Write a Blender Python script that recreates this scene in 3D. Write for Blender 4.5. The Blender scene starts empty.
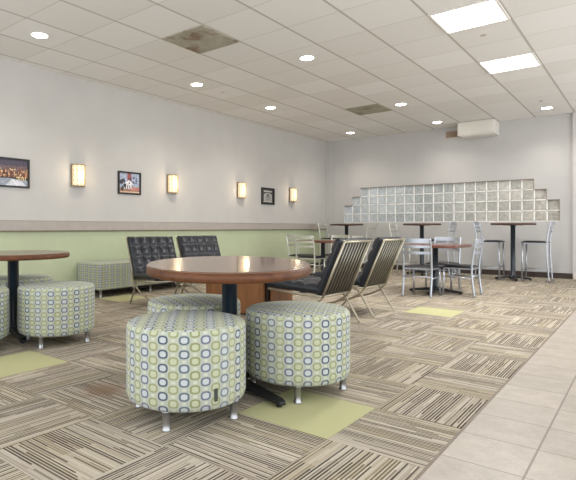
import bpy, bmesh, math, random
from mathutils import Vector, Matrix
random.seed(7)
SC = bpy.context.scene
COL = SC.collection
PI = math.pi

# ------------------------------------------------------------------ camera calibration
CX, FPX, CY, CAMH, YAW = 230.64, 508.0, 227.5, 0.9245, 0.6927
H = 2.980                      # ceiling height
XL, YB = -6.067, 10.923        # left wall, back wall
GX, GY, GT = -1.675, 3.773, 0.6096   # ceiling grid
CA, SA = math.cos(YAW), math.sin(YAW)
def P(x, z):                   # metres right of / in front of the camera -> room X, Y
    return (CA*x - SA*z, SA*x + CA*z)

cam_d = bpy.data.cameras.new('camera')
cam = bpy.data.objects.new('camera', cam_d); COL.objects.link(cam)
cam.location = (0, 0, CAMH); cam.rotation_euler = (PI/2, 0, YAW)
cam_d.sensor_width = 36; cam_d.lens = FPX/576*36
cam_d.shift_x = (288-CX)/576; cam_d.shift_y = -(240-CY)/576
cam_d.clip_end = 200
SC.camera = cam

# ------------------------------------------------------------------ materials
def lin(c):
    o = []
    for v in c:
        v /= 255.0
        o.append(v/12.92 if v <= .04045 else ((v+.055)/1.055)**2.4)
    return (*o, 1)

class NT:
    def __init__(s, name):
        s.m = bpy.data.materials.new(name); s.m.use_nodes = True
        s.t = s.m.node_tree; s.n = s.t.nodes; s.l = s.t.links
        s.b = s.n['Principled BSDF']
    def put(s, sock, v):
        if isinstance(v, bpy.types.NodeSocket): s.l.new(v, sock)
        elif v is not None: sock.default_value = v
    def math(s, op, a, b=None, c=None):
        n = s.n.new('ShaderNodeMath'); n.operation = op
        s.put(n.inputs[0], a)
        if b is not None: s.put(n.inputs[1], b)
        if c is not None: s.put(n.inputs[2], c)
        return n.outputs[0]
    def pos(s):
        n = s.n.new('ShaderNodeNewGeometry'); x = s.n.new('ShaderNodeSeparateXYZ')
        s.l.new(n.outputs['Position'], x.inputs[0]); return x.outputs
    def obj(s):
        n = s.n.new('ShaderNodeTexCoord'); return n.outputs['Object']
    def sep(s, v):
        x = s.n.new('ShaderNodeSeparateXYZ'); s.l.new(v, x.inputs[0]); return x.outputs
    def comb(s, x, y, z=0.0):
        n = s.n.new('ShaderNodeCombineXYZ')
        for k, v in enumerate((x, y, z)): s.put(n.inputs[k], v)
        return n.outputs[0]
    def wn(s, vec):
        n = s.n.new('ShaderNodeTexWhiteNoise'); n.noise_dimensions = '3D'; s.l.new(vec, n.inputs['Vector']); return n.outputs['Value']
    def noise(s, vec=None, scale=5, detail=2, rough=.5):
        n = s.n.new('ShaderNodeTexNoise'); n.inputs['Scale'].default_value = scale
        n.inputs['Detail'].default_value = detail; n.inputs['Roughness'].default_value = rough
        if vec is not None: s.l.new(vec, n.inputs['Vector'])
        return n.outputs['Fac']
    def ramp(s, f, stops, const=False):
        n = s.n.new('ShaderNodeValToRGB'); s.l.new(f, n.inputs[0])
        r = n.color_ramp; r.interpolation = 'CONSTANT' if const else 'LINEAR'
        while len(r.elements) < len(stops): r.elements.new(.5)
        for e, (p, c) in zip(r.elements, stops): e.position = p; e.color = lin(c)
        return n.outputs[0]
    def mix(s, f, a, b, mode='MIX'):
        n = s.n.new('ShaderNodeMix'); n.data_type = 'RGBA'; n.blend_type = mode
        s.put(n.inputs[0], f); s.put(n.inputs[6], a); s.put(n.inputs[7], b); return n.outputs[2]
    def bump(s, h, strength=.3, dist=.01):
        n = s.n.new('ShaderNodeBump'); n.inputs['Strength'].default_value = strength
        n.inputs['Distance'].default_value = dist; s.l.new(h, n.inputs['Height'])
        s.l.new(n.outputs[0], s.b.inputs['Normal'])
    def base(s, v): s.put(s.b.inputs['Base Color'], v)
    def set(s, **k):
        for a, v in k.items(): s.put(s.b.inputs[a.replace('_', ' ')], v)

def plain(name, c, rough=.5, metal=0, coat=0, var=.06, scale=12, spec=.5):
    t = NT(name)
    f = t.noise(t.obj(), scale, 3)
    lo = tuple(max(0, v*(1-var)) for v in c); hi = tuple(min(255, v*(1+var)) for v in c)
    t.base(t.ramp(f, [(.3, lo), (.7, hi)]))
    t.set(Roughness=rough, Metallic=metal, Coat_Weight=coat, Specular_IOR_Level=spec)
    return t.m

def emit(name, c, strength):
    t = NT(name); t.base(lin(c)); t.set(Emission_Color=lin(c), Emission_Strength=strength, Roughness=.5); return t.m

M = {}
M['wall_grey'] = plain('wall_grey', (193, 191, 188), .85, var=.012, scale=3, spec=.2)
M['wall_green'] = plain('wall_green', (188, 197, 166), .8, var=.015, scale=3, spec=.2)
M['wall_back'] = plain('wall_back', (190, 189, 188), .85, var=.012, scale=3, spec=.2)
M['wall_pale'] = plain('wall_pale', (198, 195, 194), .85, var=.012, scale=3, spec=.2)
M['rail'] = plain('rail_paint', (172, 164, 157), .6, var=.02)
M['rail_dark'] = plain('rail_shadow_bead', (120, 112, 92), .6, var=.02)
M['base_brown'] = plain('baseboard_vinyl', (58, 46, 40), .5, var=.08)
M['stone'] = plain('stone_base', (208, 200, 190), .6, var=.04)
M['chrome'] = plain('brushed_metal', (196, 196, 196), .26, 1.0, var=.03)
M['leg_metal'] = plain('satin_leg_metal', (172, 173, 175), .3, .9, var=.03)
M['chair_metal'] = plain('silver_chair_metal', (182, 187, 196), .28, .8, var=.03)
M['chair_bright'] = plain('bright_chair_metal', (206, 206, 198), .32, .65, var=.03)
M['slat_metal'] = plain('satin_nickel', (178, 170, 150), .34, .75, var=.04)
M['black_metal'] = plain('black_metal', (22, 34, 46), .32, 0, .3, var=.1)
M['black_base'] = plain('black_base_iron', (17, 19, 22), .42, 0, var=.1)
M['leather'] = plain('black_leather', (17, 22, 32), .36, 0, .06, var=.25, scale=40)
M['leather_dark'] = plain('black_leather_strap', (24, 23, 22), .45, 0, var=.2, scale=30)
M['seat_black'] = plain('black_vinyl', (22, 23, 27), .4, var=.15)
M['frame_black'] = plain('frame_black', (18, 18, 20), .4, var=.1)
M['white_paint'] = plain('white_enamel', (222, 220, 212), .5, var=.01)
M['sprink'] = plain('sprinkler_metal', (178, 172, 162), .5, var=.02)
M['white_trim'] = plain('white_trim', (225, 222, 216), .5, var=.01)
M['panel_light'] = emit('panel_light', (255, 253, 248), 9)
M['down_light'] = emit('down_light', (255, 248, 235), 16)
M['tag'] = plain('tag_fabric', (62, 68, 62), .8, var=.1)
M['brown_patch'] = plain('brown_wall_patch', (150, 130, 114), .85, var=.14, scale=9)

def wood(name, a, b, rough, coat, scale=3.0, axis=0):
    t = NT(name)
    o = t.sep(t.obj())
    st = [o[0], o[1], o[2]]; st[axis] = t.math('MULTIPLY', st[axis], .12)
    v = t.comb(*st)
    f = t.noise(v, scale*9, 4, .65)
    g = t.noise(v, scale*2, 2, .5)
    h = t.math('ADD', t.math('MULTIPLY', f, .6), t.math('MULTIPLY', g, .4))
    t.base(t.ramp(h, [(.32, a), (.68, b)])); t.set(Roughness=rough, Coat_Weight=coat, Coat_Roughness=.06)
    return t.m
M['wood_top'] = wood('table_top_wood', (92, 62, 44), (122, 86, 64), .2, .35)
M['wood_rim'] = wood('table_rim_wood', (66, 38, 22), (116, 70, 40), .45, .05, 4)
M['wood_rim'].node_tree.nodes['Principled BSDF'].inputs['Specular IOR Level'].default_value = .3
M['wood_bar'] = wood('bar_top_wood', (62, 40, 30), (96, 64, 48), .45, .05)
M['wood_red'] = wood('square_top_wood', (92, 54, 40), (122, 76, 60), .35, .25)
M['wood_box'] = wood('coffee_table_wood', (104, 66, 36), (148, 98, 58), .45, .1, 3, 2)
M['wood_dark'] = plain('dark_wood', (40, 24, 16), .5, var=.2)

def carpet():
    t = NT('striped_carpet_tile')
    x, y, z = t.pos()
    px = t.math('DIVIDE', t.math('ADD', x, 1.09), .5); py = t.math('DIVIDE', t.math('SUBTRACT', y, 1.976), .5)
    i = t.math('FLOOR', px); j = t.math('FLOOR', py)
    fx = t.math('FRACT', px); fx = t.math('SUBTRACT', px, i); fy = t.math('SUBTRACT', py, j)
    par = t.math('FLOORED_MODULO', t.math('ADD', i, j), 2.0)            # 0: stripes run along X
    ip = t.math('SUBTRACT', 1.0, par)
    s = t.math('ADD', t.math('MULTIPLY', fy, ip), t.math('MULTIPLY', fx, par))
    l = t.math('ADD', t.math('MULTIPLY', fx, ip), t.math('MULTIPLY', fy, par))
    tile = t.math('ADD', t.math('MULTIPLY', i, 17.0), t.math('MULTIPLY', j, 5.0))
    tf = t.wn(t.comb(i, j, 2.2))
    kf = t.math('FLOOR', t.math('MULTIPLY', s, 70.0)); kp = t.math('FLOORED_MODULO', kf, 2.0)
    cut = t.wn(t.comb(kf, tile, 3.3))
    seg = t.math('FLOOR', t.math('ADD', t.math('MULTIPLY', l, 1.15), cut))
    nf = t.wn(t.comb(kf, tile, t.math('ADD', seg, .37)))
    # wide pale ground yarns and the thin darker lines between them; some quarters are paler, some denser
    quarter = t.wn(t.comb(t.math('FLOOR', t.math('MULTIPLY', s, 3.0)), tile, t.math('FLOOR', t.math('MULTIPLY', l, 2.0))))
    nl = t.math('ADD', nf, t.math('MULTIPLY', t.math('SUBTRACT', quarter, .5), .30))
    ground = t.ramp(nf, [(0, (182, 171, 158)), (.3, (200, 190, 177)), (.6, (190, 180, 166)), (.85, (208, 199, 187))], True)
    line_c = t.ramp(nl, [(0, (70, 64, 58)), (.24, (94, 87, 79)), (.48, (132, 123, 112)), (.66, (172, 162, 149)), (.86, (200, 190, 177))], True)
    line_w = t.ramp(nl, [(0, (84, 75, 58)), (.26, (116, 105, 78)), (.50, (152, 140, 112)), (.70, (184, 173, 151)), (.88, (202, 192, 174))], True)
    warmth = t.math('GREATER_THAN', t.wn(t.comb(t.math('FLOOR', t.math('MULTIPLY', s, 6.0)), tile, 77.7)), t.math('ADD', .45, t.math('MULTIPLY', tf, .3)))
    c = t.mix(kp, ground, t.mix(warmth, line_c, line_w))
    # solid pale green squares
    gm = None
    for gi, gj in ((-1, 0), (-5, -1), (-2, 7), (-9, 4)):
        a = t.math('COMPARE', i, float(gi), .1); b = t.math('COMPARE', j, float(gj), .1)
        m = t.math('MULTIPLY', a, b); gm = m if gm is None else t.math('MAXIMUM', gm, m)
    c = t.mix(gm, c, lin((198, 197, 154)))
    # worn brown stain by the nearest ottoman
    sx, sy = -2.40, 1.77
    d = t.math('SQRT', t.math('ADD', t.math('POWER', t.math('MULTIPLY', t.math('ABSOLUTE', t.math('SUBTRACT', x, sx)), 1.0), 2.0), t.math('POWER', t.math('MULTIPLY', t.math('ABSOLUTE', t.math('SUBTRACT', y, sy)), 1.2), 2.0)))
    d = t.math('ADD', d, t.math('MULTIPLY', t.noise(t.comb(x, y, 0.0), 14, 3), .12))
    sm = t.n.new('ShaderNodeMapRange'); t.l.new(d, sm.inputs[0])
    sm.inputs[1].default_value = .10; sm.inputs[2].default_value = .24; sm.inputs[3].default_value = .6; sm.inputs[4].default_value = 0
    c = t.mix(sm.outputs[0], c, lin((150, 116, 90)))
    pv = t.comb(x, y, 0.0)
    loop = t.noise(pv, 330, 2, .6)
    c = t.mix(1.0, c, t.ramp(loop, [(.3, (212, 210, 205)), (.7, (255, 254, 250))]), 'MULTIPLY')
    # seams
    e = t.math('MINIMUM', t.math('MINIMUM', fx, t.math('SUBTRACT', 1.0, fx)), t.math('MINIMUM', fy, t.math('SUBTRACT', 1.0, fy)))
    c = t.mix(t.math('MULTIPLY', t.math('LESS_THAN', e, .006), .25), c, lin((95, 84, 68)))
    t.base(c); t.set(Roughness=.95, Specular_IOR_Level=.1)
    t.bump(t.math('ADD', loop, t.math('MULTIPLY', nf, .5)), .35, .004)
    return t.m
M['carpet'] = carpet()

def floor_tile():
    t = NT('beige_floor_tile')
    x, y, z = t.pos()
    T = .3028
    px = t.math('DIVIDE', t.math('ADD', x, .668), T); py = t.math('DIVIDE', t.math('SUBTRACT', y, 2.138), T)
    i = t.math('FLOOR', px); j = t.math('FLOOR', py)
    fx = t.math('SUBTRACT', px, i); fy = t.math('SUBTRACT', py, j)
    ex = t.math('MINIMUM', fx, t.math('SUBTRACT', 1.0, fx)); ey = t.math('MINIMUM', fy, t.math('SUBTRACT', 1.0, fy))
    gx = t.math('LESS_THAN', ex, .014); gy = t.math('LESS_THAN', ey, .011)
    pv = t.comb(x, y, 0.0)
    n = t.noise(pv, 9, 6, .65); n2 = t.noise(pv, 60, 3, .6)
    c = t.ramp(t.math('ADD', t.math('MULTIPLY', n, .65), t.math('MULTIPLY', n2, .35)), [(.35, (165, 155, 143)), (.65, (186, 176, 164))])
    tint = t.wn(t.comb(i, j, 1.0))
    c = t.mix(1.0, c, t.ramp(tint, [(0, (240, 240, 240)), (1, (255, 255, 255))]), 'MULTIPLY')
    c = t.mix(t.math('MULTIPLY', gx, .9), c, lin((122, 112, 100)))
    c = t.mix(t.math('MULTIPLY', gy, .9), c, lin((126, 117, 106)))
    t.base(c); t.set(Roughness=.42, Specular_IOR_Level=.35)
    t.bump(t.math('SUBTRACT', 1.0, t.math('MAXIMUM', gx, gy)), .5, .003)
    return t.m
M['tile'] = floor_tile()

def ceiling_mat():
    t = NT('acoustic_ceiling_tile')
    x, y, z = t.pos()
    px = t.math('DIVIDE', t.math('SUBTRACT', x, GX), GT); py = t.math('DIVIDE', t.math('SUBTRACT', y, GY), GT)
    fx = t.math('SUBTRACT', px, t.math('FLOOR', px)); fy = t.math('SUBTRACT', py, t.math('FLOOR', py))
    ex = t.math('MINIMUM', fx, t.math('SUBTRACT', 1.0, fx)); ey = t.math('MINIMUM', fy, t.math('SUBTRACT', 1.0, fy))
    pv = t.comb(x, y, 0.0)
    n = t.noise(pv, 160, 2, .7); n2 = t.noise(pv, 2.5, 2, .5)
    c = t.ramp(n, [(.28, (219, 218, 215)), (.5, (229, 228, 226))])
    tint = t.wn(t.comb(t.math('FLOOR', px), t.math('FLOOR', py), 4.0))
    c = t.mix(1.0, c, t.ramp(tint, [(0, (246, 245, 243)), (1, (255, 255, 255))]), 'MULTIPLY')
    # main runners (darker reveal) and finer cross tees
    def band(e, lo, hi):
        return t.math('MULTIPLY', t.math('GREATER_THAN', e, lo), t.math('LESS_THAN', e, hi))
    runx = t.math('LESS_THAN', ex, .017); reveal = band(ex, .017, .03)
    runy = t.math('LESS_THAN', ey, .009); revy = band(ey, .009, .016)
    c = t.mix(t.math('MULTIPLY', reveal, .30), c, lin((196, 192, 184)))
    c = t.mix(t.math('MULTIPLY', runy, .55), c, lin((176, 171, 163)))
    c = t.mix(t.math('MULTIPLY', runx, .75), c, lin((160, 154, 146)))
    t.base(c); t.set(Roughness=.9, Specular_IOR_Level=.15)
    t.bump(n, .25, .004)
    return t.m
M['ceiling'] = ceiling_mat()

def fabric():
    """columns of blue-grey and olive rings on pale cloth; UV is in cells (column, row)"""
    t = NT('ring_pattern_fabric')
    n = t.n.new('ShaderNodeUVMap'); n.uv_map = 'cells'
    u, v, w = t.sep(n.outputs[0])
    i = t.math('FLOOR', u); par = t.math('FLOORED_MODULO', i, 2.0)
    vv = t.math('ADD', v, t.math('MULTIPLY', par, .5))
    j = t.math('FLOOR', vv)
    x = t.math('ABSOLUTE', t.math('SUBTRACT', t.math('SUBTRACT', u, i), .5)); y = t.math('ABSOLUTE', t.math('SUBTRACT', t.math('SUBTRACT', vv, j), .5))
    d = t.math('POWER', t.math('ADD', t.math('POWER', t.math('DIVIDE', x, .49), 2.7), t.math('POWER', t.math('DIVIDE', y, .32), 2.7)), .37)
    inner = t.math('LESS_THAN', d, .64); disc = t.math('LESS_THAN', d, 1.0)
    colr = t.wn(t.comb(t.math('FLOOR', t.math('DIVIDE', i, 2.0)), 5.5, 1.0))
    blue = t.ramp(colr, [(0, (86, 95, 112)), (.35, (114, 118, 136)), (.6, (102, 113, 125)), (.82, (126, 133, 140))], True)
    olive = t.ramp(colr, [(0, (156, 159, 120)), (.5, (146, 150, 108)), (.8, (166, 166, 134))], True)
    ring = t.mix(par, blue, olive)
    fill = t.mix(par, lin((196, 202, 202)), lin((192, 196, 166)))
    bg = t.mix(par, lin((180, 185, 172)), lin((183, 187, 168)))
    # joining short bars between the rings of one column
    bar = t.math('MULTIPLY', t.math('LESS_THAN', x, .18), t.math('GREATER_THAN', y, .40))
    bg = t.mix(t.math('MULTIPLY', bar, .6), bg, lin((216, 220, 200)))
    c = t.mix(disc, bg, ring); c = t.mix(inner, c, fill)
    weave = t.noise(t.obj(), 420, 2, .6)
    c = t.mix(1.0, c, t.ramp(weave, [(.3, (222, 222, 222)), (.65, (255, 255, 255))]), 'MULTIPLY')
    t.base(c); t.set(Roughness=.9, Specular_IOR_Level=.15, Sheen_Weight=.1)
    t.bump(weave, .25, .002)
    return t.m
M['fabric'] = fabric()

def vent_mat(name, a, b, stain):
    t = NT(name); o = t.obj()
    n = t.noise(o, 6, 5, .65); n2 = t.noise(o, 3.2, 3, .6)
    c = t.ramp(n, [(.3, a), (.7, b)])
    m = t.n.new('ShaderNodeMapRange'); t.l.new(n2, m.inputs[0]); m.inputs[1].default_value = .52; m.inputs[2].default_value = .62
    c = t.mix(t.math('MULTIPLY', m.outputs[0], .75), c, lin(stain))
    t.base(c); t.set(Roughness=.8); return t.m
M['vent_a'] = vent_mat('dusty_return_grille', (150, 144, 128), (184, 178, 162), (112, 82, 52))
M['vent_b'] = vent_mat('dusty_supply_grille', (146, 142, 124), (170, 166, 148), (128, 122, 102))

def block_mat():
    t = NT('glass_block'); x, y, z = t.pos()
    n = t.noise(t.comb(x, y, z), 16, 3, .6)
    # tint across the window: pale bluish at the left, grey, then straw at the right
    m = t.n.new('ShaderNodeMapRange'); t.l.new(x, m.inputs[0]); m.inputs[1].default_value = -5.6; m.inputs[2].default_value = -1.3
    tint = t.ramp(m.outputs[0], [(0, (232, 238, 246)), (.22, (220, 226, 230)), (.5, (206, 209, 208)), (.75, (214, 211, 203)), (1, (214, 206, 194))])
    wv = t.noise(t.comb(x, t.math('MULTIPLY', y, .2), z), 22, 2, .5)
    per = t.wn(t.comb(t.math('FLOOR', t.math('DIVIDE', t.math('SUBTRACT', x, BX0), BP)), t.math('FLOOR', t.math('DIVIDE', t.math('SUBTRACT', z, BZ0), BZH)), 3.0))
    c = t.mix(1.0, tint, t.ramp(wv, [(.36, (222, 225, 225)), (.62, (255, 255, 255))]), 'MULTIPLY')
    c = t.mix(1.0, c, t.ramp(per, [(0, (222, 224, 224)), (1, (255, 255, 255))]), 'MULTIPLY')
    t.base(c)
    t.set(Roughness=.12, Transmission_Weight=.25, IOR=1.45, Specular_IOR_Level=.6)
    t.bump(n, .45, .03)
    return t.m
BP = .2049; BX0 = -5.592; BZ0, BZH = 1.04, .20
M['block'] = block_mat()
M['grout'] = plain('white_mortar', (248, 248, 246), .8, var=.02)

def sconce_mat():
    t = NT('warm_sconce_diffuser'); o = t.sep(t.obj())
    t.base(lin((200, 185, 150))); t.set(Emission_Color=lin((255, 240, 210)), Emission_Strength=.56, Roughness=.5); return t.m
M['sconce'] = sconce_mat()
M['sconce_metal'] = plain('sconce_bronze', (150, 128, 92), .4, .6, var=.05)
M['sconce_strip'] = plain('sconce_straw_strip', (170, 138, 88), .6, var=.05)
M['sconce_strip'].node_tree.nodes['Principled BSDF'].inputs['Emission Color'].default_value = lin((244, 206, 128))
M['sconce_strip'].node_tree.nodes['Principled BSDF'].inputs['Emission Strength'].default_value = .10

# ------------------------------------------------------------------ mesh helpers
class MB:
    def __init__(s): s.bm = bmesh.new(); s.mi = 0
    def faces(s, vs, fs, smooth=False):
        v = [s.bm.verts.new(p) for p in vs]; out = []
        for f in fs:
            try:
                g = s.bm.faces.new([v[k] for k in f]); g.material_index = s.mi; g.smooth = smooth; out.append(g)
            except ValueError: pass
        return out
    def box(s, c, d, rot=None):
        x, y, z = d[0]/2, d[1]/2, d[2]/2
        vs = [Vector(p) for p in ((-x,-y,-z),(x,-y,-z),(x,y,-z),(-x,y,-z),(-x,-y,z),(x,-y,z),(x,y,z),(-x,y,z))]
        if rot is not None: vs = [rot @ p for p in vs]
        vs = [p + Vector(c) for p in vs]
        s.faces(vs, [(0,3,2,1),(4,5,6,7),(0,1,5,4),(1,2,6,5),(2,3,7,6),(3,0,4,7)])
        return s
    def b2(s, a, b):
        return s.box([(p+q)/2 for p, q in zip(a, b)], [abs(q-p) for p, q in zip(a, b)])
    def lathe(s, prof, n=40, axis_c=(0,0), sx=1, sy=1, rot=0):
        rings = []
        for r, z in prof:
            ring = []
            for k in range(n):
                t = 2*PI*k/n; x, y = r*sx*math.cos(t), r*sy*math.sin(t)
                ring.append(s.bm.verts.new((axis_c[0]+x*math.cos(rot)-y*math.sin(rot), axis_c[1]+x*math.sin(rot)+y*math.cos(rot), z)))
            rings.append(ring)
        for a, b in zip(rings, rings[1:]):
            for k in range(n):
                f = s.bm.faces.new((a[k], a[(k+1)%n], b[(k+1)%n], b[k])); f.smooth = True; f.material_index = s.mi
        for ring, flip in ((rings[0], True), (rings[-1], False)):
            f = s.bm.faces.new(ring[::-1] if flip else ring); f.material_index = s.mi
        return s
    def tube(s, pts, r, n=10, flat=1.0, up=None):
        """swept tube; flat scales the section along the side axis"""
        pts = [Vector(p) for p in pts]; rings = []
        prev = None
        for k, p in enumerate(pts):
            t = (pts[min(k+1, len(pts)-1)] - pts[max(k-1, 0)]).normalized()
            ref = Vector(up) if up else (Vector((0,0,1)) if abs(t.z) < .95 else Vector((1,0,0)))
            a = t.cross(ref).normalized(); b = a.cross(t).normalized()
            rr = r[k] if isinstance(r, (list, tuple)) else r
            rings.append([s.bm.verts.new(p + a*math.cos(2*PI*q/n)*rr*flat + b*math.sin(2*PI*q/n)*rr) for q in range(n)])
        for A, B in zip(rings, rings[1:]):
            for q in range(n):
                f = s.bm.faces.new((A[q], B[q], B[(q+1)%n], A[(q+1)%n])); f.smooth = True; f.material_index = s.mi
        f = s.bm.faces.new(rings[0]); f.material_index = s.mi
        f = s.bm.faces.new(rings[-1][::-1]); f.material_index = s.mi
        return s
    def build(s, name, mats, parent=None, bevel=0, loc=(0,0,0), rotz=0):
        bmesh.ops.recalc_face_normals(s.bm, faces=s.bm.faces[:])
        me = bpy.data.meshes.new(name); s.bm.to_mesh(me); s.bm.free()
        for m in (mats if isinstance(mats, (list, tuple)) else [mats]): me.materials.append(m)
        o = bpy.data.objects.new(name, me); COL.objects.link(o)
        o.parent = parent; o.location = loc; o.rotation_euler = (0, 0, rotz)
        if bevel:
            b = o.modifiers.new('bevel', 'BEVEL'); b.width = bevel; b.segments = 2; b.limit_method = 'ANGLE'; b.angle_limit = math.radians(40)
        return o

def smooth_path(pts, n=6):
    """Catmull-Rom through points"""
    P_ = [Vector(p) for p in pts]; out = []
    for k in range(len(P_)-1):
        a = P_[max(k-1,0)]; b = P_[k]; c = P_[k+1]; d = P_[min(k+2, len(P_)-1)]
        for q in range(n):
            t = q/n
            out.append(.5*((2*b)+(-a+c)*t+(2*a-5*b+4*c-d)*t*t+(-a+3*b-3*c+d)*t**3))
    out.append(P_[-1]); return out

def tag(o, label, cat, group=None):
    o['label'] = label; o['category'] = cat
    if group: o['group'] = group
    return o
def struct(o): o['kind'] = 'structure'; return o
def thing(name, label, cat, loc=(0,0,0), rotz=0, group=None):
    o = bpy.data.objects.new(name, None); COL.objects.link(o); o.empty_display_size = .1
    o.location = loc; o.rotation_euler = (0, 0, rotz)
    return tag(o, label, cat, group)
def dup(root, label, loc, rotz=0):
    r = root.copy(); COL.objects.link(r); r.location = loc; r.rotation_euler = (0, 0, rotz); r['label'] = label
    for ch in list(root.children):
        c = ch.copy(); COL.objects.link(c); c.parent = r
        for g in list(ch.children):
            d = g.copy(); COL.objects.link(d); d.parent = c
    return r

# ------------------------------------------------------------------ the setting
XR, YF = 1.8, -.8             # how far the place is built to the right / behind the camera
CARP = -.668
m = MB(); m.b2((XL-.1, YF, -.1), (CARP, YB+.1, 0)); struct(m.build('floor', M['carpet']))
m = MB(); m.b2((CARP, YF, -.1), (XR, YB+.1, 0)); struct(m.build('floor', M['tile']))
m = MB(); m.b2((CARP-.006, YF, 0), (CARP+.006, YB-.05, .002)); struct(m.build('trim_1', plain('edge_strip', (120, 106, 92), .5)))
m = MB(); m.b2((XL-.1, YF, H), (XR, YB+.1, H+.1)); struct(m.build('ceiling', M['ceiling']))
# left wall: green below the rail, grey above
m = MB(); m.b2((XL-.1, YF, 0), (XL, YB+.1, .90)); m.mi = 1; m.b2((XL-.1, YF, .90), (XL, YB+.1, H))
struct(m.build('wall_left', [M['wall_green'], M['wall_grey']]))
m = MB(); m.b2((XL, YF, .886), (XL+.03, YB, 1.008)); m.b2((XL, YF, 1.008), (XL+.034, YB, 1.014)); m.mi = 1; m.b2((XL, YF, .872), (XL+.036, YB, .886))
struct(m.build('trim_2', [M['rail'], M['rail_dark']], bevel=.003))
m = MB(); m.b2((XL, YF, 0), (XL+.012, YB, .10)); struct(m.build('baseboard_left', M['base_brown']))
# back wall with the stepped opening of the glass blocks
BP = .2049; BX0 = -5.592; BZ0, BZH = 1.04, .20
rows = [(0, 21), (0, 21), (1, 20), (2, 19)]
m = MB()
WR = -1.092
m.b2((XL-.1, YB, 0), (XR, YB+.12, BZ0)); m.b2((XL-.1, YB, BZ0+4*BZH), (XR, YB+.12, H))
for r, (a, b) in enumerate(rows):
    z0 = BZ0+r*BZH
    m.b2((XL-.1, YB, z0), (BX0+a*BP, YB+.12, z0+BZH)); m.b2((BX0+b*BP, YB, z0), (XR, YB+.12, z0+BZH))
struct(m.build('wall_back', M['wall_back']))
m = MB(); m.b2((XL, YB-.014, 0), (WR, YB, .10)); struct(m.build('baseboard_back', M['base_brown'], bevel=.003))
# corner pilaster at the left, wall return at the right
m = MB(); m.b2((XL, YB-.03, 0), (XL+.2, YB, H)); struct(m.build('trim_3', M['wall_back']))
m = MB(); m.b2((WR, YB-.05, 0), (XR, YB, H)); struct(m.build('wall_right', M['wall_pale']))
m = MB(); m.b2((WR+.01, YB-.09, 0), (XR, YB-.05, .10)); struct(m.build('baseboard_right', M['stone'], bevel=.012))

# glass block window
win = bpy.data.objects.new('window_1', None); COL.objects.link(win); struct(win)
win.location = (BX0, YB, BZ0)
m = MB(); g = .010
def mort(x0, x1, z0, z1): m.b2((x0, .030, z0), (x1, .11, z1))
for r in range(5):
    a, b = rows[min(r, 3)]
    mort(a*BP - (0 if r else 0), b*BP, r*BZH-(.009 if r else 0), r*BZH+(.009 if r < 4 else 0))
for k in range(22):
    top = 4 if 2 <= k <= 19 else (3 if 1 <= k <= 20 else 2)
    mort(max(k*BP-.010, 0), min(k*BP+.010, 21*BP), 0, top*BZH)
m.build('window_frame', M['grout'], win)
def block_mesh():
    m = MB(); w, d, h = BP/2-.010, .045, BZH/2-.009
    n = 6
    # front and back faces gently pillowed with a pressed square in the middle
    for side in (-1, 1):
        vs = []; 
        for a in range(n+1):
            for b in range(n+1):
                u, v = a/n*2-1, b/n*2-1
                e = max(abs(u), abs(v)); dep = d if e < .99 else d-.010
                if e < .4: dep -= .006
                vs.append((u*w, side*dep, v*h))
        fs = [(a*(n+1)+b, (a+1)*(n+1)+b, (a+1)*(n+1)+b+1, a*(n+1)+b+1) for a in range(n) for b in range(n)]
        m.faces(vs, fs, True)
    y = d-.010
    for (ax, az, bx, bz) in ((-w,-h,w,-h),(w,-h,w,h),(w,h,-w,h),(-w,h,-w,-h)):
        m.faces([(ax,-y,az),(bx,-y,bz),(bx,y,bz),(ax,y,az)], [(0,1,2,3)])
    bmesh.ops.remove_doubles(m.bm, verts=m.bm.verts[:], dist=1e-5)
    return m
m = MB()  # thin brown strips painted as the reveal's shadow along each step
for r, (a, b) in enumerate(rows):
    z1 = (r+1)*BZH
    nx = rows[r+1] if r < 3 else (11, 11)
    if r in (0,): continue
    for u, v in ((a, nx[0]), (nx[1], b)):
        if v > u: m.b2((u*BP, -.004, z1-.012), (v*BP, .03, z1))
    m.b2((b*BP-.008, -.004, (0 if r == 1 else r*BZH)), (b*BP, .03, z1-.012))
m.build('reveal_shade_strips', plain('painted_reveal_shade', (138, 124, 112), .6), win)
b0 = block_mesh().build('glass_block', M['block'], win)
first = True
for r, (a, b) in enumerate(rows):
    for k in range(a, b):
        o = b0 if first else b0.copy()
        if not first: COL.objects.link(o)
        first = False
        o.parent = win; o.location = ((k+.5)*BP, .075, (r+.5)*BZH)
# unseen pale wall behind the glass blocks, kept low to let sky light through
m = MB(); m.b2((-9, YB+3.2, 0), (1.5, YB+3.3, 1.5)); struct(m.build('wall_outside', plain('outside_render', (196, 192, 180), .9)))

# ------------------------------------------------------------------ ceiling fittings
def cell(i, j): return (GX+(i+.5)*GT, GY+(j+.5)*GT)
def panel(lbl, i, j):
    t = thing('ceiling_light_panel', lbl, 'ceiling light', (*cell(i, j), H), 0, 'square ceiling light panels')
    m = MB(); e = GT/2-.006
    for a, b in (((-e,-e),(e,-e+.024)), ((-e,e-.024),(e,e)), ((-e,-e+.024),(-e+.024,e-.024)), ((e-.024,-e+.024),(e,e-.024))):
        m.b2((a[0],a[1],-.012),(b[0],b[1],0))
    m.build('frame', M['white_trim'], t)
    m = MB(); m.b2((-e+.024,-e+.024,-.008),(e-.024,e-.024,-.003)); m.build('diffuser', M['panel_light'], t)
    return t
p0 = panel('glowing square light panel, the nearer one at the top edge of the ceiling', 0, 2)
dup(p0, 'glowing square light panel, the farther one in the same ceiling row', (*cell(0, 5), H))

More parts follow.
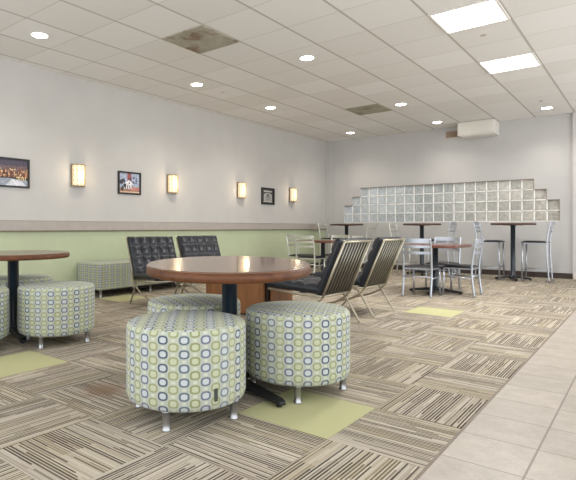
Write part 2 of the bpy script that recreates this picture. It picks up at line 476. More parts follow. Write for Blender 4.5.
def downlight(x, y, lbl):
    t = thing('recessed_downlight', lbl, 'downlight', (x, y, H), 0, 'round recessed downlights')
    m = MB(); m.lathe([(.082,-.001),(.098,-.001),(.098,-.008),(.088,-.011),(.080,-.006)], 32); m.build('trim_ring', M['white_trim'], t)
    m = MB(); m.lathe([(.0805,-.0015),(.0805,-.007)], 32); m.build('lens', M['down_light'], t)
    return t
dl = [(-5.03, 2.87, 'round recessed downlight at far left of the ceiling, nearest the framed skyline'),
      (-5.03, 5.30, 'round recessed downlight in the row along the left wall, behind the stained vent'),
      (-3.215, 5.32, 'round recessed downlight right of the stained square vent'),
      (-5.03, 7.13, 'round recessed downlight third along the left wall row'),
      (-5.03, 10.12, 'round recessed downlight close to the corner of left and back wall'),
      (-3.22, 8.32, 'round recessed downlight just right of the small far vent'),
      (-3.22, 10.18, 'round recessed downlight by the white box on the back wall'),
      (-1.393, 10.18, 'round recessed downlight near the right end of the back wall')]
d0 = downlight(*dl[0])
for x, y, s in dl[1:]: dup(d0, s, (x, y, H))

def vent(i, j, lbl, mat):
    t = thing('ceiling_vent', lbl, 'vent', (*cell(i, j), H), 0, 'square ceiling vents')
    m = MB(); e = GT/2-.004
    for a, b in (((-e,-e),(e,-e+.02)), ((-e,e-.02),(e,e)), ((-e,-e+.02),(-e+.02,e-.02)), ((e-.02,-e+.02),(e,e-.02))):
        m.b2((a[0],a[1],-.010),(b[0],b[1],0))
    m.build('frame', mat, t)
    m = MB(); m.b2((-e+.02,-e+.02,-.003),(e-.02,e-.02,-.001)); m.build('backing', mat, t)
    m = MB()
    for k in range(18):
        y = -e+.04+k*(2*e-.08)/17
        m.box((0, y, -.006), (2*e-.045, .006, .007), Matrix.Rotation(.5, 3, 'X'))
    m.build('louvres', mat, t)
    return t
vent(-4, 0, 'large dusty square ceiling vent with a brown stain', M['vent_a'])
vent(-4, 7, 'small looking far ceiling vent with grey green dust', M['vent_b'])

def sprinkler(x, y, lbl, name='ceiling_sprinkler'):
    m = MB(); m.lathe([(.03,0),(.03,-.005),(.022,-.008),(.010,-.012),(.004,-.014)], 20)
    return tag(m.build(name, M['sprink'], loc=(x, y, H)), lbl, 'sprinkler', 'small ceiling sprinklers')
sprinkler(-1.387, 5.90, 'tiny sprinkler head between the two square light panels')
sprinkler(-1.391, 9.57, 'tiny sprinkler head before the downlight nearest the right wall end')
sprinkler(-5.011, 5.86, 'tiny dark sprinkler head between two downlights along the left wall')

# white unit under the ceiling at the back wall
t = thing('ceiling_unit', 'white boxy unit mounted under the ceiling against the back wall', 'ceiling unit', (-2.62, YB, H))
m = MB(); m.b2((-.32,-.42,-.265),(.335,0,-.002)); m.build('housing', M['white_paint'], t, bevel=.01)
m = MB(); m.b2((-.305,-.432,-.245),(.32,-.42,-.02)); m.build('front_cover', M['white_paint'], t, bevel=.005)
m = MB(); m.b2((-.27,-.39,-.28),(.28,-.06,-.265)); m.build('lower_grille', M['white_trim'], t, bevel=.004)
m = MB(); m.b2((-.66,-.004,-.21),(-.33,0,-.08)); struct(m.build('trim_4', M['brown_patch'], loc=(-2.62, YB, H)))  # mottled brown patch on the wall left of the unit

# ------------------------------------------------------------------ wall sconces and pictures on the left wall
def sconce(y, lbl):
    t = thing('wall_sconce', lbl, 'wall lamp', (XL, y, 1.635), 0, 'glowing sconces along the left wall')
    hw, hh, dp = .098, .15, .090
    m = MB(); m.b2((0,-hw,-hh),(.014,hw,hh)); m.build('back_plate', M['sconce_metal'], t)
    n = 16
    def arc(k, s=1.0): 
        a = PI*k/n; return (.014+dp*s*math.sin(a), -hw*s*math.cos(a))
    m = MB(); vs = []; fs = []
    for k in range(n+1):
        x, y_ = arc(k, .97); vs += [(x, y_, -hh+.012), (x, y_, hh-.012)]
    for k in range(n): fs.append((2*k, 2*k+2, 2*k+3, 2*k+1))
    m.faces(vs, fs, True); m.build('diffuser', M['sconce'], t)
    for z0, z1 in ((-hh,-hh+.014),(hh-.014,hh)):
        m = MB(); ring = [arc(k, 1.03) for k in range(n+1)]
        vs = [(x,y_,z0) for x,y_ in ring]+[(x,y_,z1) for x,y_ in ring]; q = n+1
        fs = [(k,k+1,q+k+1,q+k) for k in range(n)]+[tuple(range(n,-1,-1)), tuple(range(q,2*q)), (0,q,2*q-1,n)]
        m.faces(vs, fs); m.build('end_cap', M['sconce_metal'], t)
    m = MB()
    for sgn in (-1, 1):
        m = MB(); m.b2((.010, sgn*hw-.005, -hh), (.026, sgn*hw+.005, hh)); m.build('side_strip', M['sconce_metal'], t)
    m = MB()
    for c in range(5):
        base = PI*(.12+.19*c)
        for sgn in (-1, 1):
            pts = []
            for q in range(25):
                z = -hh+.014+(2*hh-.028)*q/24; a = base+sgn*.17*math.sin(q/24*PI*4)
                pts.append((.014+dp*math.sin(a), -hw*math.cos(a), z))
            m.tube(pts, .0036, 5)
    m.build('woven_strips', M['sconce_strip'], t)
    return t
s0 = sconce(4.015, 'glowing half-round wall sconce between the two left framed pictures')
for y, s in ((5.785, 'glowing half-round wall sconce right of the framed white house picture'),
             (7.595, 'glowing half-round wall sconce left of the small black and white picture'),
             (9.40, 'glowing half-round wall sconce nearest the back corner of the left wall')):
    dup(s0, s, (XL, y, 1.635))

def rect(m, y0, z0, y1, z1, x, mi): m.mi = mi; m.faces([(x,y0,z0),(x,y1,z0),(x,y1,z1),(x,y0,z1)], [(0,1,2,3)])
def poly(m, pts, x, mi): m.mi = mi; m.faces([(x,a,b) for a, b in pts], [tuple(range(len(pts)))])
def disc(m, cy, cz, r, x, mi, n=12): poly(m, [(cy+r*math.cos(2*PI*k/n), cz+r*math.sin(2*PI*k/n)) for k in range(n)], x, mi)
def flat(name, c, var=.12): return plain(name, c, .5, var=var, scale=30)
def framed(lbl, y0, y1, z0, z1, fw, art, mats, fmat):
    w, h = y1-y0, z1-z0
    t = thing('framed_picture', lbl, 'picture', (XL, (y0+y1)/2, (z0+z1)/2), 0, 'framed pictures on the left wall')
    m = MB()
    for a, b in (((-w/2,-h/2),(w/2,-h/2+fw)), ((-w/2,h/2-fw),(w/2,h/2)), ((-w/2,-h/2+fw),(-w/2+fw,h/2-fw)), ((w/2-fw,-h/2+fw),(w/2,h/2-fw))):
        m.b2((0,a[0],a[1]),(.025,b[0],b[1]))
    m.build('picture_frame', fmat, t, bevel=.002)
    m = MB(); art(m, w/2-fw, h/2-fw); m.build('print', mats, t)
    return t
def art_city(m, w, h):
    m.b2((.001,-w,-h),(.008,w,h))
    rect(m, -w, -h*.1, w, h, .0085, 1); rect(m, -w, h*.55, w, h, .0088, 2)
    r = random.Random(3)
    for k in range(26):
        y = -w+2*w*(k+.5)/26; top = r.uniform(-.05, .45)*h
        rect(m, y-w/28, -h*.35, y+w/30, top, .009+k*1e-5, r.choice([3,4,5,3]))
        for q in range(3): disc(m, y+r.uniform(-.5,.5)*w/14, r.uniform(-.35, .3)*h, r.uniform(.004,.010), .0097+k*1e-5+q*3e-6, r.choice([6,7,6,4]), 8)
    poly(m, [(-w,-h),(w,-h),(w,-h*.55),(-w*.1,-h*.42),(-w,-h*.5)], .0102, 8)
    poly(m, [(-w*.2,-h),(w*.9,-h),(w*.7,-h*.62),(w*.1,-h*.5)], .0105, 9)
    for k in range(5): rect(m, w*(.45+.1*k), -h*.55, w*(.49+.1*k), -h*.30, .0108+k*1e-5, 6)
mc = [flat('print_dark', (38,32,36)), flat('print_dusk', (104,84,86)), flat('print_sky', (72,66,82)), flat('print_brown', (120,74,52)), flat('print_amber', (176,128,96)), flat('print_umber', (78,50,44)),
      flat('print_glow', (240,206,150)), flat('print_orange', (190,112,76)), flat('print_mist', (150,156,168)), flat('print_white', (206,208,214))]
framed('framed night skyline print in black frame at far left of wall', 2.80, 3.315, 1.418, 1.780, .022, art_city, mc, M['frame_black'])
def art_house(m, w, h):
    m.b2((.001,-w,-h),(.008,w,h))
    rect(m, -w, -h, w, h, .0085, 1)
    poly(m, [(-w,-h),(w,-h),(w,-h*.35),(0,-h*.55),(-w,-h*.5)], .0088, 2)
    rect(m, -w*.22, h*.2, w*.18, h, .009, 3); rect(m, -w*.06, 0, w*.2, h*.55, .0092, 4)
    poly(m, [(-w*.55,-h*.62),(w*.35,-h*.62),(w*.35,-h*.05),(-w*.05,h*.34),(-w*.55,-h*.12)], .0095, 5)
    for k in range(4): rect(m, -w*.45+k*w*.22, -h*.6, -w*.36+k*w*.22, -h*.22, .0098, 4)
    disc(m, -w*.02, 0, w*.07, .0099, 6)
    rr = random.Random(5)
    for k in range(9): disc(m, -w*rr.uniform(.45,.95), rr.uniform(-.8,.35)*h, w*rr.uniform(.08,.16), .0100+k*1e-5, 6)
    for k in range(7): disc(m, w*rr.uniform(.32,.7), rr.uniform(-.1,.6)*h, w*rr.uniform(.06,.12), .0102+k*1e-5, 7)
    poly(m, [(-w*.1,-h*.7),(w,-h*.75),(w,-h*.35),(w*.3,-h*.42)], .0106, 8)
    rect(m, -w, -h, w, -h*.84, .0108, 9)
mh = [flat('print_edge', (30,30,34)), flat('print_blue_sky', (164,174,194)), flat('print_earth', (150,104,84)), flat('print_red', (150,78,80)), flat('print_maroon', (92,56,64)), flat('print_house', (226,222,226)),
      flat('print_tree', (52,52,60)), flat('print_slate', (96,96,124)), flat('print_rose', (196,132,120)), flat('print_sand', (206,178,150))]
framed('framed colour picture of a white gabled house between two sconces', 4.70, 5.130, 1.422, 1.762, .024, art_house, mh, M['frame_black'])
def art_arch(m, w, h):
    m.b2((.001,-w,-h),(.008,w,h))
    rect(m, -w*.95, -h*.95, w*.95, h*.95, .0085, 1)
    rect(m, -w*.75, h*.62, w*.75, h*.82, .0088, 2)
    n = 14
    poly(m, [(-w*.72,-h*.75)]+[(-w*.72*math.cos(PI*k/n), h*.05+h*.42*math.sin(PI*k/n)) for k in range(n+1)]+[(w*.72,-h*.75)], .009, 2)
    poly(m, [(-w*.56,-h*.7)]+[(-w*.56*math.cos(PI*k/n), h*.02+h*.34*math.sin(PI*k/n)) for k in range(n+1)]+[(w*.56,-h*.7)], .0092, 3)
    for k in range(5): rect(m, -w*.5+k*w*.22, -h*.7, -w*.42+k*w*.22, h*.2, .0094, 2)
    disc(m, 0, h*.1, w*.16, .0096, 1); rect(m, -w*.8, -h*.9, w*.8, -h*.78, .0097, 2)
ma = [flat('print_black', (40,40,42)), flat('print_charcoal', (66,66,66)), flat('print_pale', (186,186,182)), flat('print_grey', (112,112,110))]
framed('small black and white picture of an arch between the far sconces', 8.27, 8.72, 1.395, 1.735, .034, art_arch, ma, M['frame_black'])

# ------------------------------------------------------------------ ottomans
PU, PV = .0470, .0630
def ottoman_body(R=.298, z0=.088, z1=.463):
    m = MB(); bm = m.bm; n = 64; rb = .03
    prof = [(R-.03, z0), (R-.008, z0+.012), (R, z0+.035)]
    for k in range(9): prof.append((R, z0+.035+(z1-rb-z0-.035)*(k+1)/9))
    for k in range(1, 6): a = PI/2*k/5; prof.append((R-rb+rb*math.cos(a), z1-rb+rb*math.sin(a)))
    for k in range(1, 7): prof.append(((R-rb)*(1-k/6.5), z1+.010*math.sin(PI/2*k/6)))
    uv = bm.loops.layers.uv.new('cells')
    rings = [[bm.verts.new((r*math.cos(2*PI*k/n), r*math.sin(2*PI*k/n), z)) for k in range(n)] for r, z in prof]
    ncol = 38.0; s = 0; acc = [0]
    for (r0, a), (r1, b) in zip(prof, prof[1:]): s += math.hypot(r1-r0, b-a); acc.append(s)
    side = 3+9+2
    for q in range(len(prof)-1):
        for k in range(n):
            f = bm.faces.new((rings[q][k], rings[q][(k+1)%n], rings[q+1][(k+1)%n], rings[q+1][k])); f.smooth = True
            for lp, (kk, qq) in zip(f.loops, ((k,q),(k+1,q),(k+1,q+1),(k,q+1))):
                if q < side: lp[uv].uv = (kk/n*ncol, acc[qq]/PV)
                else: c = lp.vert.co; lp[uv].uv = (c.x/PU, c.y/PV)
    f = bm.faces.new(rings[0][::-1])
    f = bm.faces.new(rings[-1]); f.smooth = True
    for lp in f.loops: c = lp.vert.co; lp[uv].uv = (c.x/PU, c.y/PV)
    return m
def chrome_leg(x, y, h=.09, par=None):
    m = MB(); m.lathe([(.0215,0),(.0215,.006),(.0185,.010),(.0185,h-.006),(.024,h-.004),(.024,h+.004)], 20)
    return m.build('leg', M['leg_metal'], par, loc=(x, y, 0))
def ottoman(lbl, x, z, legrot, spin=0.0):
    X, Y = P(x, z)
    t = thing('round_ottoman', lbl, 'ottoman', (X, Y, 0), YAW, 'round ring-patterned ottomans')
    return t
OT = [  # camera-space x, depth, leg angle
 (-.222, 2.56, -105, 'round patterned ottoman nearest the camera with a dark tag low on its side'),
 (.385, 2.935, -97, 'round patterned ottoman right of the nearest one, over the green carpet square'),
 (-.235, 3.285, -120, 'round patterned ottoman mostly hidden behind the nearest ottoman under the wood table'),
 (-1.415, 4.14, -98, 'round patterned ottoman right of the black pole of the left table'),
 (-1.99, 3.82, -100, 'round patterned ottoman cut off by the left edge of the photo'),
 (-1.985, 4.78, -60, 'round patterned ottoman peeking out behind the left table, nearest the green wall')]
first = None
for x, z, la, lbl in OT:
    t = ottoman(lbl, x, z, la)
    if first is None:
        b = ottoman_body().build('upholstered_body', M['fabric'], t); bmesh_data = b.data; first = b
        lg = chrome_leg(0, 0, .09, t); legm = lg; fresh = True
    else:
        b = first.copy(); COL.objects.link(b); b.parent = t; fresh = False
    b.rotation_euler = (0, 0, math.radians(random.choice([5, 23, 41, 67])) if not fresh else 0.05)
    for k in range(4):
        a = math.radians((-106, -23, 62, 166)[k] if fresh else la+90*k)
        if fresh and k == 0: o = legm
        else: o = legm.copy(); COL.objects.link(o); o.parent = t
        o.location = (.258*math.cos(a), .258*math.sin(a), 0)
    if fresh:
        a = math.atan2(-.255, .155); m = MB(); m.box((0, 0, 0), (.004, .017, .058))
        m.build('fabric_tag', M['tag'], t, loc=(.3*math.cos(a), .3*math.sin(a), .165), rotz=a)['label'] = 'dark grey tag'

# bench with the same cloth along the green wall
t = thing('upholstered_bench', 'long rectangular ring-patterned bench against the green lower wall', 'bench', (XL+.03, 4.0, 0))
def uvbox(x0, y0, z0, x1, y1, z1):
    m = MB(); m.b2((x0,y0,z0),(x1,y1,z1)); bm = m.bm
    bmesh.ops.bevel(bm, geom=bm.edges[:], offset=.018, segments=3, affect='EDGES', profile=.6)
    bmesh.ops.recalc_face_normals(bm, faces=bm.faces[:]); uv = bm.loops.layers.uv.new('cells')
    for f in bm.faces:
        f.smooth = False; nrm = f.normal
        for lp in f.loops:
            c = lp.vert.co
            if abs(nrm.x) >= max(abs(nrm.y), abs(nrm.z)): lp[uv].uv = (c.y/PU, c.z/PV)
            elif abs(nrm.y) >= abs(nrm.z): lp[uv].uv = (c.x/PU, c.z/PV)
            else: lp[uv].uv = (c.y/PU, c.x/PV)
    return m
uvbox(0, 0, .10, .49, 1.85, .455).build('upholstered_body', M['fabric'], t)
lb = None
for x, y in ((.44, .06), (.44, 1.79), (.06, .06), (.06, 1.79), (.44, .92), (.06, .92)):
    if lb is None: lb = chrome_leg(x, y, .10, t)
    else: o = lb.copy(); COL.objects.link(o); o.parent = t; o.location = (x, y, 0)

# ------------------------------------------------------------------ pedestal tables
def pedestal(t, top_z, r, n_arm, arm, rot, plate=.16):
    m = MB(); m.lathe([(r*1.9,.045),(r*1.5,.075),(r,.10),(r,top_z-.02),(r*1.3,top_z-.015),(r*1.3,top_z-.004)], 28); m.build('pole', M['black_metal'], t)
    for k in range(n_arm):
        a = rot+2*PI*k/n_arm
        m = MB(); c, s_ = math.cos(a), math.sin(a)
        pts = [(.02,.055,.034,.020),(.12,.052,.032,.020),(arm*.6,.040,.028,.016),(arm-.03,.030,.026,.013),(arm,.022,.022,.010)]
        vs = []
        for d, z, w, hh in pts:
            for sx, sz in ((-1,-1),(1,-1),(1,1),(-1,1)): vs.append((c*d - s_*sx*w, s_*d + c*sx*w, z+sz*hh))
        fs = [(0,1,2,3)]+[tuple(16+q for q in (3,2,1,0))]
        for q in range(4):
            for e in range(4): fs.append((q*4+e, q*4+(e+1)%4, q*4+4+(e+1)%4, q*4+4+e))
        m.faces(vs, fs); m.lathe([(.016,0),(.016,.014)], 12, (c*(arm-.03), s_*(arm-.03)))
        m.build('base_arm', M['black_base'], t, bevel=.006)
    m = MB(); m.lathe([(plate, top_z-.006),(plate, top_z)], 24); m.build('mounting_plate', M['black_base'], t)

def round_top(m, rx, ry, z0, z1, rot=0, n=72):
    b = .008
    m.mi = 1; m.lathe([(1-.02,z0),(1,z0+b),(1,z1-b)], n, sx=rx, sy=ry, rot=rot)
    m.mi = 0; m.lathe([(1,z1-b),(1-.006,z1-.003),(1-.014,z1)], n, sx=rx, sy=ry, rot=rot)
# centre table
X, Y = P(-.012, 3.0)
t = thing('lounge_table', 'large round wood table on a black pole among the nearest ottomans', 'table', (X, Y, 0), YAW)
m = MB(); round_top(m, .479, .479, -.058, 0); o = m.build('table_top', [M['wood_top'], M['wood_rim']], t, loc=(0, 0, .715))
o.rotation_euler = (math.radians(1.8), 0, 0)           # the top leans a little, far side up
hold = bpy.data.objects.new('pedestal', None); COL.objects.link(hold); hold.parent = t; hold.location = (.006, -.04, 0)
pedestal(hold, .656, .045, 4, .455, math.radians(-53))
# left table
X, Y = P(-1.862, 4.35)
t = thing('lounge_table', 'round wood table on a black pole at the left edge of the photo', 'table', (X, Y, 0), YAW)
m = MB(); round_top(m, .462, .462, .666, .71); m.build('table_top', [M['wood_top'], M['wood_rim']], t)
hold = bpy.data.objects.new('pedestal', None); COL.objects.link(hold); hold.parent = t
pedestal(hold, .666, .045, 4, .38, .6)

def bar_table(x, lbl):
    t = thing('bar_table', lbl, 'bar table', (x, 10.1, 0), 0, 'tall round bar tables along the back wall')
    m = MB(); round_top(m, .355, .355, .968, 1.003, n=48); m.build('table_top', [M['wood_bar'], M['wood_bar']], t)
    hold = bpy.data.objects.new('pedestal', None); COL.objects.link(hold); hold.parent = t
    pedestal(hold, .968, .038, 4, .29, .35)
bar_table(-1.895, 'tall round bar table rightmost under the glass blocks')
bar_table(-3.49, 'tall round bar table in the middle of the back wall row')
bar_table(-5.11, 'tall round bar table leftmost, near the back left corner')

def square_table(x, y, lbl):
    t = thing('dining_table', lbl, 'dining table', (x, y, 0), 0, 'square dining tables')
    m = MB(); m.b2((-.38,-.38,.648),(.38,.38,.686)); m.build('table_top', M['wood_red'], t, bevel=.006)
    hold = bpy.data.objects.new('pedestal', None); COL.objects.link(hold); hold.parent = t
    pedestal(hold, .648, .038, 4, .36, .05)
square_table(-2.365, 7.39, 'square reddish wood dining table in front of the middle bar table')
square_table(-4.73, 8.40, 'square wood dining table by the green wall, beyond the lounge chairs')

# ------------------------------------------------------------------ dining chairs and bar stools (facing local +x)
def metal_chair(lbl, name, cat, loc, rotz, sz, tz, mat, group, w=.185):
    t = thing(name, lbl, cat, loc, rotz, group)
    fx, rx = .175, -.185
    for s in (-1, 1):
        m = MB(); m.tube([(fx+.012, s*w*.97, 0), (fx, s*w*.95, sz-.03)], .013, 8); m.build('leg', mat, t)
        m = MB(); m.tube(smooth_path([(rx-.03, s*w, 0), (rx, s*w, sz*.55), (rx+.004, s*w, sz), (rx-.022, s*w, (sz+tz)/2+.03), (rx-.052, s*w, tz)]), .0135, 8, 1.15); m.build('back_post', mat, t)
    m = MB(); m.b2((rx-.005,-w+.01,sz-.045),(fx+.01,w-.01,sz-.020)); m.build('seat_frame', mat, t, bevel=.006)
    # padded seat
    m = MB(); n = 10; vs = []
    for a in range(n+1):
        for b in range(n+1):
            u, v = a/n*2-1, b/n*2-1; e = (1-abs(u)**5)*(1-abs(v)**5)
            vs.append(((fx+.025-rx)/2*u*.99+(fx+.035+rx)/2, v*(w+.012), sz-.018+.028*e**.5))
    q = len(vs); fs = [(a*(n+1)+b, (a+1)*(n+1)+b, (a+1)*(n+1)+b+1, a*(n+1)+b+1) for a in range(n) for b in range(n)]
    m.faces(vs, fs, True); m.b2((rx+.006,-w-.010,sz-.022),(fx+.028,w+.010,sz-.012)); m.build('seat', M['seat_black'], t)
    gap = tz-sz
    for f, hh in ((.93, .03), (.72, .018), (.50, .018)):
        z = sz+gap*f; u = max(0, (f-.5)/.5); x = rx-.024-.028*u
        m = MB()
        for k in range(8):
            y0, y1 = -w+2*w*k/8, -w+2*w*(k+1)/8
            c0, c1 = -.022*(1-(y0/w)**2), -.022*(1-(y1/w)**2)
            m.faces([(x+c0-.005,y0,z-hh),(x+c1-.005,y1,z-hh),(x+c1-.005,y1,z+hh),(x+c0-.005,y0,z+hh),(x+c0+.005,y0,z-hh),(x+c1+.005,y1,z-hh),(x+c1+.005,y1,z+hh),(x+c0+.005,y0,z+hh)],
                    [(0,1,2,3),(7,6,5,4),(0,4,5,1),(3,2,6,7),(0,3,7,4),(1,5,6,2)])
        bmesh.ops.remove_doubles(m.bm, verts=m.bm.verts[:], dist=1e-5)
        m.build('back_slat', mat, t)
    zs = sz*.62 if sz < .5 else sz*.30
    for s in (-1, 1):
        m = MB(); m.tube([(fx, s*w*.955, zs), (rx-.004, s*w, zs)], .008, 8); m.build('stretcher', mat, t)
    for x in ((fx+.003, rx-.006) if sz > .5 else (rx-.004,)):
        m = MB(); m.tube([(x, -w, zs+(.03 if sz > .5 else .02)), (x, w, zs+(.03 if sz > .5 else .02))], .009, 8); m.build('stretcher', mat, t)
    return t
G1 = 'metal dining chairs with black seats'
c0 = metal_chair('silver metal dining chair with its back to the camera at the right dining table', 'dining_chair', 'chair', (-2.405, 6.965, 0), PI/2, .405, .775, M['chair_metal'], G1)
dup(c0, 'silver metal dining chair turned sideways at the right of the right dining table', (-2.015, 7.385, 0), PI)
dup(c0, 'silver metal dining chair across the right dining table, facing the camera', (-2.405, 7.84, 0), -PI/2)
c1 = metal_chair('pale metal dining chair with its back to the camera at the left dining table', 'dining_chair', 'chair', (-4.73, 7.955, 0), PI/2, .405, .775, M['chair_bright'], G1)
dup(c1, 'pale metal dining chair left of the left dining table, nearest the green wall', (-5.185, 8.40, 0), 0)
dup(c1, 'pale metal dining chair right of the left dining table, behind the black lounge chairs', (-4.275, 8.40, 0), PI)
dup(c1, 'pale metal dining chair on the far side of the left dining table', (-4.73, 8.85, 0), -PI/2)
G2 = 'metal bar stools with black seats'
s0 = metal_chair('silver bar stool right of the rightmost bar table', 'bar_stool', 'bar stool', (-1.895+.36, 10.08, 0), PI, .69, 1.02, M['chair_metal'], G2)
dup(s0, 'silver bar stool left of the rightmost bar table', (-1.895-.36, 10.08, 0), 0)
dup(s0, 'silver bar stool right of the middle bar table', (-3.49+.36, 10.1, 0), PI)
s1 = metal_chair('pale bar stool left of the middle bar table, above the lounge chair backs', 'bar_stool', 'bar stool', (-3.49-.36, 10.1, 0), 0, .69, 1.02, M['chair_bright'], G2)
dup(s1, 'pale bar stool right of the leftmost bar table', (-5.11+.36, 10.1, 0), PI)
dup(s1, 'pale bar stool left of the leftmost bar table, in the back corner', (-5.11-.36, 10.1, 0), 0)

# ------------------------------------------------------------------ black tufted lounge chairs (facing local +x)
def cushion(w, d, th, nx, ny, res=7):
    """tufted cushion: local u along width (y), v along depth (x), top at +z"""
    m = MB(); NX, NY = nx*res, ny*res
    top = []; bot = []
    for a in range(NX+1):
        for b in range(NY+1):
            u, v = a/NX, b/NY
            pu, pv = abs(math.sin(PI*u*nx)), abs(math.sin(PI*v*ny))
            bulge = (pu*pv)**.35
            e = min(1, min(u, 1-u)*NX/2.0)*min(1, min(v, 1-v)*NY/2.0)
            z = th-.027+.027*bulge if 0 < a < NX and 0 < b < NY else th-.034
            top.append((v*d, (u-.5)*w, z)); bot.append((v*d, (u-.5)*w, 0))
    q = len(top); s = NY+1
    fs = [(a*s+b, (a+1)*s+b, (a+1)*s+b+1, a*s+b+1) for a in range(NX) for b in range(NY)]
    m.faces(top, fs, True)
    # sides and underside
    edge = [(a, 0) for a in range(NX)]+[(NX, b) for b in range(NY)]+[(a, NY) for a in range(NX, 0, -1)]+[(0, b) for b in range(NY, 0, -1)]
    ev = [top[a*s+b] for a, b in edge]; n = len(ev)
    bulged = [(x+(.008 if x > d*.99 else -.008 if x < d*.01 else 0), y+(.008 if y > w*.495 else -.008 if y < -w*.495 else 0), th*.5) for x, y, z in ev]
    low = [(x, y, 0.0) for x, y, z in ev]
    m.faces(ev+bulged+low, [(k, (k+1)%n, n+(k+1)%n, n+k) for k in range(n)]+[(n+k, n+(k+1)%n, 2*n+(k+1)%n, 2*n+k) for k in range(n)]+[tuple(range(2*n, 3*n))], True)
    bmesh.ops.remove_doubles(m.bm, verts=m.bm.verts[:], dist=1e-5)
    return m
def lounge_chair(lbl, loc, rotz):
    t = thing('lounge_chair', lbl, 'lounge chair', loc, rotz, 'black tufted lounge chairs')
    w = .266
    bb, bt = Vector((-.316, 0, .298)), Vector((-.535, 0, .806))
    d = (bt-bb).normalized(); nrm = Vector((d.z, 0, -d.x))          # nrm points to the sitter
    for s in (-1, 1):
        y = Vector((0, s*w, 0))
        m = MB(); m.tube([bb+y-d*.01, bb+y+d*.2, bt+y], .0125, 8, .9, up=(0,1,0)); m.build('back_rail', M['slat_metal'], t)
        m = MB(); m.tube([(-.316, s*w, .298), (-.02, s*w, .308), (.285, s*w, .328)], .012, 8); m.build('seat_rail', M['slat_metal'], t)
        m = MB(); m.tube(smooth_path([(-.06, s*w, .302), (-.17, s*w, .294), (-.25, s*w, .262), (-.32, s*w, .165), (-.42, s*w, .006)]), .0105, 8); m.build('leg', M['slat_metal'], t)
        m = MB(); m.tube(smooth_path([(-.318, s*w, .30), (-.27, s*w, .245), (-.17, s*w, .185), (-.02, s*w, .14), (.13, s*w, .085), (.21, s*w, .006)]), .0105, 8); m.build('leg', M['slat_metal'], t)
    for c in (bb+d*.0, bt-d*.012):
        m = MB(); m.tube([c+Vector((0,-w,0)), c+Vector((0,w,0))], .010, 8); m.build('crossbar', M['slat_metal'], t)
    for x, z in ((.285,.328), (-.02,.300)):
        m = MB(); m.tube([(x,-w,z),(x,w,z)], .010, 8); m.build('crossbar', M['slat_metal'], t)
    for k in range(9):
        y = Vector((0, -w+2*w*(k+.5)/9, 0)); off = nrm*.004
        m = MB(); m.tube([bb+y+off, (bb+bt)/2+y+off, bt+y+off], .0046, 6, 1.0, up=(0,1,0)); m.build('back_slat', M['slat_metal'], t)
    # dark webbing carrying the back cushion
    ang = math.atan2(d.x, d.z)
    R3 = Matrix((( d.x, 0, nrm.x), (0, 1, 0), (d.z, 0, nrm.z)))
    m = cushion(.545, .540, .095, 5, 4)
    org = bb+nrm*.014+d*.0
    for v in m.bm.verts: v.co = R3 @ v.co + org
    m.build('back_cushion', M['leather'], t)
    m = cushion(.545, .56, .095, 5, 4)
    sl = math.atan2(.03, .6); R2 = Matrix.Rotation(-sl, 3, 'Y')
    for v in m.bm.verts: v.co = R2 @ v.co + Vector((-.262, 0, .318))
    m.build('seat_cushion', M['leather'], t)
    return t
l0 = lounge_chair('black tufted lounge chair in front of the bench, front view, left of the pair', (-4.394, 4.138, 0), -.28)
lw = dup(l0, 'black tufted lounge chair seen from the front, right of the pair by the green wall', (-4.395, 4.995, 0), -.28)
dup(l0, 'black lounge chair seen from behind beside the large wood table, nearer of two', (-2.606, 4.328, 0), PI)
dup(l0, 'black lounge chair seen from behind, farther of two, left of the silver dining chairs', (-2.606, 5.19, 0), PI)

l0.scale = lw.scale = (1, 1.1, .985)

# coffee table between the lounge chairs
t = thing('coffee_table', 'low brown wood coffee table between the facing lounge chairs, behind the large table', 'coffee table', (-3.42, 4.43, 0))
m = MB(); m.b2((-.44,-.23,.40),(.44,.23,.44)); m.build('table_top', M['wood_box'], t, bevel=.004)
for a, b in (((-.43,-.22),(.36,-.19)), ((-.43,.19),(.36,.22)), ((.40,-.15),(.43,.22)), ((-.43,-.19),(-.40,.19))):
    m = MB(); m.b2((*a,.02),(*b,.40)); m.build('side_panel', M['wood_box'], t)
m = MB(); m.b2((-.39,-.18,0),(.39,.18,.40)); m.build('inner_box', M['wood_dark'], t)

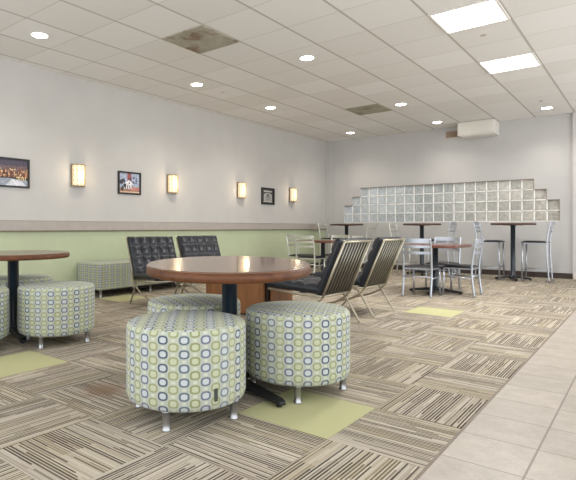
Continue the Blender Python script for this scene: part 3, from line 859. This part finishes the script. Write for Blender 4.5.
# ------------------------------------------------------------------ light
def area(name, loc, size, power, color, rot=(0,0,0), sy=None):
    d = bpy.data.lights.new(name, 'AREA'); d.energy = power; d.color = color; d.size = size
    if sy: d.shape = 'RECTANGLE'; d.size_y = sy
    o = bpy.data.objects.new(name, d); COL.objects.link(o); o.location = loc; o.rotation_euler = rot; return o
for x, y, s in dl:
    d = bpy.data.lights.new('downlight_beam', 'SPOT'); d.energy = 34; d.color = (1, .93, .84); d.spot_size = 2.3; d.spot_blend = .8; d.shadow_soft_size = .08
    o = bpy.data.objects.new('downlight_beam', d); COL.objects.link(o); o.location = (x, y, H-.03)
for i, j in ((0, 2), (0, 5)):
    area('panel_beam', (*cell(i, j), H-.02), .55, 30, (1, .985, .96))
for y in (4.015, 5.785, 7.595, 9.40):
    d = bpy.data.lights.new('sconce_bulb', 'POINT'); d.energy = 2.2; d.color = (1, .78, .52); d.shadow_soft_size = .05
    o = bpy.data.objects.new('sconce_bulb', d); COL.objects.link(o); o.location = (XL+.16, y, 1.635)
w = bpy.data.worlds.new('world'); SC.world = w; w.use_nodes = True
bg = w.node_tree.nodes['Background']
wt = w.node_tree; tc = wt.nodes.new('ShaderNodeTexCoord'); sx = wt.nodes.new('ShaderNodeSeparateXYZ'); wr = wt.nodes.new('ShaderNodeValToRGB')
wt.links.new(tc.outputs['Generated'], sx.inputs[0])
mp = wt.nodes.new('ShaderNodeMapRange'); wt.links.new(sx.outputs[2], mp.inputs[0]); mp.inputs[1].default_value = -.25; mp.inputs[2].default_value = .25
wt.links.new(mp.outputs[0], wr.inputs[0])
wr.color_ramp.elements[0].color = (.86, .86, .86, 1); wr.color_ramp.elements[1].color = (.66, .69, .72, 1)   # lower half added brighter to light the ceiling, hazy sky above
wt.links.new(wr.outputs[0], bg.inputs[0]); bg.inputs[1].default_value = 2.3

SC.view_settings.view_transform = 'Standard'; SC.view_settings.look = 'None'; SC.view_settings.gamma = 1
SC.view_settings.use_curve_mapping = False; SC.view_settings.exposure = 0.47
